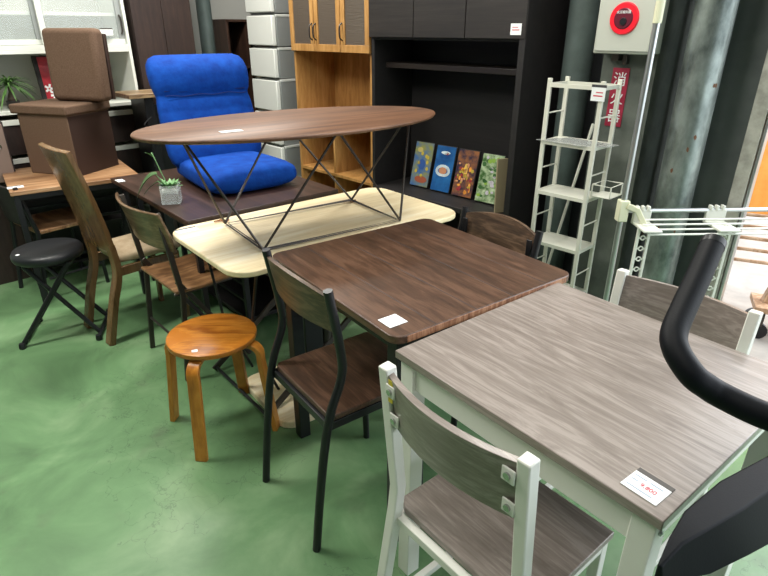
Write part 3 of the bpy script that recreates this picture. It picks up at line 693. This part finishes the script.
# ================================================================ DRAWER TOWER
dw = thing('drawer_tower', 'tall white plastic drawer tower with translucent sides', 'drawers', w1(-4.07, 2.5), W1)
MB().bx(.0, .34, .0, .40, 0, .03, M_plastic).build('base', dw, .003)
hh = [.0, .27, .54, .79, 1.03, 1.25, 1.47, 1.69]
for k in range(7):
    z0, z1 = hh[k]+.03, hh[k+1]+.03
    MB().bx(.0, .34, .03, .40, z0+.006, z1-.004, M_clear).build('drawer_case', dw, .004)
    fr_ = MB().bx(.004, .336, -.006, .028, z0+.012, z1-.010, M_plastic).build('drawer_front', dw, .006)
    MB().bx(.0, .342, .03, .402, z1-.020, z1-.002, mat('tower_rim', '#b9bbb7', .35)).build('drawer_rim', dw, .003)
# ================================================================ HONEY WOOD CABINET
hc = thing('kitchen_cupboard', 'honey-coloured wooden cupboard with three reeded-glass doors and open niches', 'cupboard', w1(-3.522, 2.5), W1)
Wc, Dc, Hc = .81, .38, 1.95
MB().bx(0, .02, .02, Dc, 0, Hc, M_honey).build('side_panel', hc, .001)
MB().bx(Wc-.02, Wc, .02, Dc, 0, Hc, M_honey).build('side_panel', hc, .001)
MB().bx(.02, Wc-.02, Dc-.015, Dc, 0, Hc, M_honey).build('back_panel', hc)
for z in (1.275, Hc-.02, .44, .10, .80): MB().bx(.02, Wc-.02, .02, Dc-.015, z, z+.02, M_honey).build('shelf', hc, .001)
MB().bx(.39, .408, .03, Dc-.015, .12, .80, M_honey).build('divider', hc, .001)
MB().bx(0, Wc, .0, .02, 0, .10, M_honey).build('plinth', hc, .002)
dxs = [.0, .272, .540, .81]
for k in range(3):
    a, c = dxs[k]+.002, dxs[k+1]-.002; z0, z1 = 1.265, 1.94
    f_ = MB().bx(a, c, -.002, .019, z0, z0+.045, M_honey).bx(a, c, -.002, .019, z1-.045, z1, M_honey).bx(a, a+.04, -.002, .019, z0+.045, z1-.045, M_honey).bx(c-.04, c, -.002, .019, z0+.045, z1-.045, M_honey)
    fo = f_.build('door', hc, .002)
    MB().bx(a+.04, c-.04, .006, .012, z0+.045, z1-.045, M_reed).build('glass_pane', fo)
    hx = c-.018 if k in (0,) else a+.018
    MB().tube(smooth_path([(hx, -.002, 1.335), (hx, -.022, 1.35), (hx, -.026, 1.385), (hx, -.022, 1.42), (hx, -.002, 1.435)], 3), .0045, M_black, 8).build('handle', fo)
# ================================================================ DARK WALL UNIT
du = thing('wall_unit', 'large espresso-brown wall unit with upper doors and open display shelves', 'cabinet', w1(-2.703, 2.488), W1)
Wd, Dd, Hd = 1.09, .37, 2.0
MB().bx(0, .025, .02, Dd, 0, Hd, M_espresso).build('side_panel', du, .001)
MB().bx(Wd-.035, Wd, .0, Dd, 0, Hd, M_espresso).build('side_panel', du, .001)
MB().bx(.025, Wd-.035, Dd-.012, Dd, 0, Hd, M_espresso).build('back_panel', du)
MB().bx(.025, Wd-.035, .02, Dd-.012, 1.345, 1.365, M_espresso).build('shelf', du, .001)
MB().bx(.025, Wd-.035, .0, Dd-.012, .43, .46, M_espresso).build('shelf', du, .002)
MB().bx(.025, Wd-.035, .0, Dd-.012, .06, .09, M_espresso).build('shelf', du, .002)
MB().bx(.025, Wd-.036, .12, Dd-.012, 1.185, 1.215, mat('shelf_edge', '#2a2421', .35)).build('shelf', du, .002)
MB().bx(.0, Wd, .0, .02, .0, .06, M_espresso).build('plinth', du)
for k in range(3):
    a = .001+(Wd-.002)/3*k; MB().bx(a+.002, a+(Wd-.002)/3-.002, -.004, .018, 1.358, 1.99, wood('espresso_door', '#181414', '#221d1b', '#2c2725', .5, (1.2, 16, 16), 1.7, .4, .1, .05)).build('door', du, .002)
tg = thing('price_tag', 'white price tag stuck on the right upper door of dark wall unit', 'price tag', w1(-2.703+1.035, 2.4835), W1, 'paper price tags')
tg.location.z = 1.375
MB().bx(-.03, .03, -.002, 0, 0, .05, M_paper).bx(-.02, .02, -.0024, 0, .02, .024, M_redink).bx(-.02, .012, -.0024, 0, .032, .035, M_redink).build('card', tg)
# posters on the shelf: local unit coordinates
arts = [('#2f5a90', '#80803a', 'blue and yellow picture panel, leftmost on the dark unit shelf'), ('#123f74', '#2b6aa3', 'blue sea picture panel with white foam heart on the dark unit shelf'), ('#2a2638', '#8e5c38', 'dark multicoloured picture panel, third on the dark unit shelf'), ('#355a26', '#b4c6a0', 'green leafy picture panel, rightmost on the dark unit shelf')]
xs = [.265, .445, .62, .80]
for k, (c1, c2, lb_) in enumerate(arts):
    p = thing('picture_panel', lb_, 'picture', w1(-2.703+xs[k], 2.488+.19), W1+4, 'picture panels on the dark unit shelf'); p.location.z = .4605
    MM = Matrix.Rotation(R(-14), 3, 'X')
    MB().box((0, .03, .143), (.150, .012, .285), M_pot, M=MM).build('frame', p, .002)
    m = mat('art_%s' % ['meadow', 'sea', 'night', 'leaves'][k], c1, .3, col2=c2, nscale=[14, 7, 26, 30][k], ramp=(.36, .64))
    off = MM @ Vector((0, -.0075, 0))
    MB().box((off.x, .03+off.y, .143+off.z), (.142, .002, .277), m, M=MM).build('artwork', p)
    b = MB(); random.seed(20+k)
    def dab(x, z, rx, rz_, m): 
        n = 14; P = [MM @ Vector((x+rx*math.cos(2*math.pi*i/n), -.0098, z+rz_*math.sin(2*math.pi*i/n)))+Vector((0, .03, .143)) for i in range(n)]
        Q = [q+MM @ Vector((0, .0012, 0)) for q in P]
        b.add(P+Q, [tuple(range(n)), tuple(range(n, 2*n))[::-1]]+[(i, n+i, n+(i+1) % n, (i+1) % n) for i in range(n)], m)
    if k == 0:
        dab(-.03, .09, .022, .016, mat('sand', '#a89a5c', .4)); dab(0, .0, .028, .034, mat('deep_blue', '#2b4c86', .4)); dab(.01, -.095, .05, .022, mat('brick', '#8c4a34', .4))
        for q in range(8): dab(random.uniform(-.05, .05), random.uniform(-.1, .07), .01, .012, mat('mustard', '#b09a3a', .4))
    if k == 1:
        for i in range(24):
            t = 2*math.pi*i/24; dab(.042*math.sin(t)*1.1, -.005+.034*math.cos(t)-.012*abs(math.cos(t/2)), .009, .009, mat('foam', '#c9d6da', .5))
        dab(0, -.012, .03, .022, mat('skin_sand', '#b07a58', .5)); dab(.0, .098, .035, .010, mat('foam', '#c9d6da', .5)); dab(.01, .094, .018, .008, mat('art_red', '#8c2b30', .5))
    if k == 2:
        for q in range(34): dab(random.uniform(-.055, .055), random.uniform(-.12, .06), random.uniform(.005, .012), random.uniform(.005, .015), [M_orange, mat('art_red', '#8c2b30', .5), mat('mustard', '#b09a3a', .4), mat('flesh', '#c48a62', .5)][q % 4])
        dab(0, .02, .014, .04, mat('gold', '#d8b050', .4))
    if k == 3:
        for q in range(26): dab(random.uniform(-.055, .055), random.uniform(-.125, .125), random.uniform(.008, .016), random.uniform(.006, .014), [mat('lime', '#7fa33c', .5), mat('petal_grey', '#b9b4bc', .5), mat('leafdark', '#2c5a24', .5)][q % 3])
    b.build('painted_shapes', p)
pb = thing('leaning_board', 'plain beige board leaning at the right end of dark unit shelf', 'board', w1(-2.703+.985, 2.488+.16), W1+62); pb.location.z = .4605
MB().box((0, 0, .15), (.19, .012, .30), mat('beige_board', '#8f8468', .6), M=Matrix.Rotation(R(-3), 3, 'X')).build('board', pb, .002)
# ================================================================ PIPES, SIGN, ALARM BOX
p1 = thing('drain_pipe', 'dull grey painted pipe rising behind the white wire rack', 'pipe', (.94, 2.93))
MB().tube([(0, 0, 0), (0, 0, 2.8)], .07, M_darkpipe, 28).build('pipe', p1)
p2 = thing('drain_pipe', 'bright galvanised steel pipe with rust spots behind the drying rack', 'pipe', (1.272, 2.40))
MB().tube([(0, 0, 0), (0, 0, 2.8)], .075, M_pipe, 32).build('pipe', p2)
random.seed(5)
b = MB()
for q in range(7):
    a = R(random.uniform(215, 300)); z = random.choice([.80, .95, 1.0, 1.2, .86, .6]); P = []
    for i in range(9): t = 2*math.pi*i/9; aa = a+.09*math.cos(t)*random.uniform(.5, 1); P.append((.0756*math.cos(aa), .0756*math.sin(aa), z+.012*math.sin(t)*random.uniform(.5, 1.2)))
    b.add(P+[(x*1.006, y*1.006, z) for x, y, z in P], [tuple(range(9, 18))]+[(i, (i+1) % 9, 9+(i+1) % 9, 9+i) for i in range(9)], M_rust)
b.build('rust_spots', p2)
sg = thing('wall_sign', 'red vertical fire extinguisher sign with white characters on the concrete pier', 'sign', (1.050, 2.650), W1)
_o = -n1*2.597; 
sg.location = (*w1(-1.176, 2.5985), 1.12)
MB().bx(-.038, .038, -.003, 0, -.125, .125, M_red).build('plate', sg, .001)
for ch, z in (('消', .078), ('火', 0), ('器', -.078)): text_mesh(ch, .062, M_paper, 'character', sg, (0, -.0035, z-.004), (R(90), 0, 0), .0006)
ab = thing('alarm_box', 'grey-white fire alarm box with red ring button on concrete pier', 'alarm', (*w1(-1.148, 2.598), 1.305), W1)
MB().bx(-.125, .125, -.10, 0, 0, .36, mat('box_grey', '#b9bcb2', .45)).build('box', ab, .006)
MB().bx(-.117, .117, -.106, -.1005, .010, .350, mat('box_grey2', '#b3b6ac', .45)).build('door', ab, .003)
MB().bx(-.06, -.03, -.05, 0, -.03, 0, M_steel).build('bracket', ab, .002)
MB().bx(-.02, .0, -.03, 0, -.045, -.005, M_steel).build('bracket', ab, .002)
rg = MB()
def disc(r0, y0, r1, y1, m, c=(-.005, .135), n=40):
    vs = []
    for (r, y) in ((r0, y0), (r1, y1)):
        for i in range(n): t = 2*math.pi*i/n; vs.append((c[0]+r*math.cos(t), y, c[1]+r*math.sin(t)))
    rg.add(vs, [(i, (i+1) % n, n+(i+1) % n, n+i) for i in range(n)]+[tuple(range(n, 2*n))], m)
disc(.062, -.106, .058, -.114, M_ring); rg.build('red_ring', ab)
rg = MB(); disc(.040, -.1141, .036, -.117, M_wine); rr_ = rg.build('button_plate', ab)
rg = MB(); disc(.015, -.117, .013, -.122, mat('button_black', '#1c1a20', .3), (-.003, .124)); rg.build('push_button', rr_)
text_mesh('火災報知機', .012, M_paper, 'lettering', rr_, (-.005, -.1175, .158), (R(90), 0, 0), .0003)
# ================================================================ WHITE WIRE RACK
rk = thing('shelf_rack', 'slim cream-white steel shelving rack with wire side basket', 'rack', (.726, 2.60), W1)
rw, rd, rh = .245, .15, 1.195
M_rack = mat('rack_cream', '#cfcfc2', .45)
for x in (0, rw):
    for y in (0, rd): MB().bx(x-.009, x+.009, y-.007, y+.007, 0, rh+.012, M_rack).build('post', rk, .002)
for k, z in enumerate((1.185, .94, .71, .465, .22, .04)):
    if k: MB().bx(-.004, rw+.004, 0, rd, z-.010, z, M_rack).build('shelf', rk, .001)
    for y in (0, rd): MB().bx(.008, rw-.008, y-.006, y+.006, z-.014, z+.002, M_rack).build('shelf_rail', rk)
    for x in (0, rw):
        MB().bx(x-.005, x+.005, .006, rd-.006, z-.014, z+.002, M_rack).build('shelf_rail', rk)
        if k < 5: zz = z-.125; MB().tube([(x, .006, zz), (x, rd-.006, zz)], .0035, M_rack, 8).build('side_rung', rk)
pl = tag(MB().prism([(-.03, -.012), (.20, -.02), (.29, .05), (.30, .12), (.05, .145)], 0, .0025, M_clear).build('plastic_sheet'), 'clear plastic sheet lying on the upper shelf of the white rack', 'sheet')
pl.location = (.726, 2.60, .9408); pl.rotation_euler = (0, 0, R(W1))
bkt = MB()
for z in (0, .05):
    bkt.tube([(0, 0, z), (.085, 0, z), (.085, .11, z), (0, .11, z)], .0035, M_rack, 8, closed=True)
for (x, y) in ((0, 0), (.085, 0), (.085, .11), (0, .11)): bkt.tube([(x, y, 0), (x, y, .05)], .0035, M_rack, 8)
bkt.bx(0, .085, 0, .11, -.002, .001, M_rack); bo = bkt.build('side_basket', rk); bo.location = (rw+.012, .02, .73)
t = thing('price_tag', 'white tag with red print hanging from the top of white rack', 'price tag', (.726+.695*.225, 2.60-.719*.225-.012), W1, 'paper price tags'); t.location.z = 1.13
MB().bx(-.03, .03, -.003, -.001, 0, .058, M_paper).bx(-.032, .032, -.0034, -.001, .054, .064, M_ink).bx(-.02, .02, -.0035, -.003, .018, .023, M_redink).bx(-.01, .02, -.0035, -.003, .032, .036, M_redink).build('card', t)
rail = thing('metal_rail', 'thin slotted white rail leaning diagonally behind the white rack', 'rail', (.86, 2.83))
MB().bar([(-.03, -.06, .0), (.115, -.14, 1.0)], .016, .010, M_rack).build('rail', rail, .002)
# ================================================================ DRYING RACK
dr = thing('drying_rack', 'cream and aluminium pole-mounted laundry drying rack with thin horizontal rods', 'drying rack', (1.0, 2.27))
MB().tube([(0, 0, 0), (0, 0, 1.42)], .012, M_silver, 16).build('pole', dr)
MB().tube([(0, 0, 1.42), (0, 0, 2.3)], .016, M_creamp, 16).build('upper_pole', dr)
MB().bx(-.02, .02, -.022, .022, .665, .755, M_creamp).build('clamp', dr, .004)
MB().bar([(.01, -.02, .735), (.05, -.03, .72), (.095, -.035, .645)], .018, .024, M_creamp).build('clamp_arm', dr, .003)
zr = .708
MB().tube([(.02, 0, zr), (.95, .03, zr)], .0095, M_silver, 12).build('top_rod', dr)
for k in range(4):
    MB().tube([(.07, -.03-.028*k, zr-.030-.012*k), (.95, -.0-.028*k, zr-.030-.012*k)], .0042, M_white, 8).build('hanging_rod', dr)
def bracket(x, y, w):
    b = MB(); b.bx(x-w/2, x+w/2, y-.008, y+.008, zr-.05, zr+.004, M_whitep)
    b.bx(x-w/2, x+w/2, y-.13, y+.008, zr-.055, zr-.045, M_whitep)
    for q in (-.3, .0, .3): b.bx(x+q*w-.006, x+q*w+.006, y-.012, y+.012, zr-.0, zr+.022, M_whitep)
    b.build('bracket', dr, .003)
bracket(.085, .0, .075); bracket(.40, .01, .085)
for x0, y0 in ((.075, -.07), (.415, -.06)):
    b = MB(); b.bar([(x0-.022, y0, zr-.05), (x0-.022, y0, .25)], .012, .01, M_whitep); b.bar([(x0+.022, y0, zr-.05), (x0+.022, y0, .25)], .012, .01, M_whitep)
    for k in range(9):
        z = .66-.047*k
        b.tube([Vector((x0, y0, z))+Vector((.009*math.cos(2*math.pi*i/12), 0, .009*math.sin(2*math.pi*i/12))) for i in range(12)], .003, M_whitep, 6, closed=True)
        b.bx(x0-.017, x0-.009, y0-.004, y0+.004, z-.003, z+.003, M_whitep); b.bx(x0+.009, x0+.017, y0-.004, y0+.004, z-.003, z+.003, M_whitep)
    b.build('perforated_arm', dr)
for sx in (-1, 1):
    MB().tube([(0, 0, .02), (sx*.0+.0, sx*.22, .012)], .010, M_silver, 8).build('foot', dr)
# ================================================================ OUTSIDE
og = thing('orange_board', 'orange-yellow painted board standing outside the doorway', 'board', (2.02, 3.2), 0)
MB().bx(.0, 1.3, 0, .03, .40, 2.0, M_orange).build('sheet', og, .003)
for x in (.02, 1.2): MB().bx(x, x+.05, .0, .03, -.04, .40, M_timber).build('leg', og, .003)
wr = thing('wooden_rack', 'raw timber slatted rack standing outside in front of the orange board', 'rack', (1.93, 2.95), -25)
for x in (0, .5): MB().bx(x, x+.03, 0, .03, -.04, .50, M_timber).build('post', wr, .002)
for k in range(5): MB().tube([(.01, -.01, .49-.065*k), (.52, -.01, .49-.065*k)], .010, M_timber, 8).build('slat', wr)
cl_ = thing('timber_dolly', 'low wooden dolly with A-shaped timber frame and black casters, outside', 'cart', (1.93, 2.60), -25)
MB().bx(-.02, .40, -.10, .10, .10, .13, M_timber).build('platform', cl_, .003)
for sx in (-1, 1):
    MB().bar([(.15+sx*.12, 0, .13), (.15+sx*.02, 0, .60)], .05, .03, M_timber).build('post', cl_, .002)
for x in (.02, .36):
    for y in (-.09, .09): MB().tube([(x, y-.012, .002), (x, y+.012, .002)], .042, M_black, 16).build('caster', cl_); MB().bx(x-.01, x+.01, y-.018, y+.018, .03, .10, M_steel).build('caster_fork', cl_)
cn = tag(MB().lathe([(.07, 0), (.075, .012), (.05, .014), (.012, .19), (.006, .20)], M_pinkp, n=20).build('traffic_cone'), 'pinkish red cone on the ground beside the doorway', 'cone'); cn.location = (1.62, 2.46, -.04)
# ================================================================ EXERCISE BIKE
eb_ = thing('exercise_bike', 'black exercise bike with curved padded handlebar and saddle at right edge', 'exercise bike', (.72, .50))
O = Vector((.72, .50, 0))
def rel(p): return Vector(p)-O
HP = [(.469, .752, 1.12), (.434, .709, 1.088), (.400, .668, 1.059), (.378, .638, 1.040), (.374, .615, 1.026), (.385, .59, 1.008), (.402, .583, .996), (.42, .575, .987), (.453, .548, .980), (.50, .52, .975), (.58, .50, .95), (.64, .46, .90), (.70, .45, .80)]
MB().tube(smooth_path([rel(p) for p in HP], 5), .0168, M_foam, 20).build('handlebar', eb_)
e0, e1 = rel(HP[0]), rel(HP[0])+Vector((.0035, .0045, .0035))
MB().tube([e0-Vector((.002, .0025, .002)), e1], .0172, M_black, 20).build('end_cap', eb_)
ST = [((.370, .531), (.374, .527), (.382, .524), .742, .702), ((.400, .566), (.413, .553), (.424, .543), .757, .695), ((.441, .609), (.455, .573), (.468, .556), .76, .690), ((.526, .669), (.53, .612), (.545, .590), .76, .688), ((.636, .726), (.61, .660), (.625, .628), .76, .686), ((.75, .79), (.72, .73), (.735, .69), .76, .684)]
b = MB(); vs = []
for fa, cr, nb, zt, zb in ST: vs += [rel((*fa, zt)), rel((*cr, zt)), rel((*nb, zb)), rel((fa[0], fa[1], zb))]
fs = [(0, 1, 2, 3), (20, 23, 22, 21)]
for q in range(5):
    for c in range(4): fs.append((q*4+c, q*4+(c+1) % 4, q*4+4+(c+1) % 4, q*4+4+c))
b.add(vs, fs, M_foam).build('saddle', eb_, .006, seg=3)
MB().tube([rel((.66, .52, .70)), rel((.74, .50, .30)), rel((.78, .48, .10))], .025, M_black, 14).build('seat_post', eb_)
MB().tube([rel((.70, .45, .82)), rel((.78, .40, .40)), rel((.80, .38, .06))], .028, M_black, 14).build('frame_column', eb_)
MB().bx(-.02, .16, -.30, .20, .0, .06, M_black).build('base', eb_, .01)
MB().bx(.0, .14, -.20, .05, .06, .42, mat('bike_shell', '#1b1c1f', .4)).build('flywheel_cover', eb_, .03, seg=4)
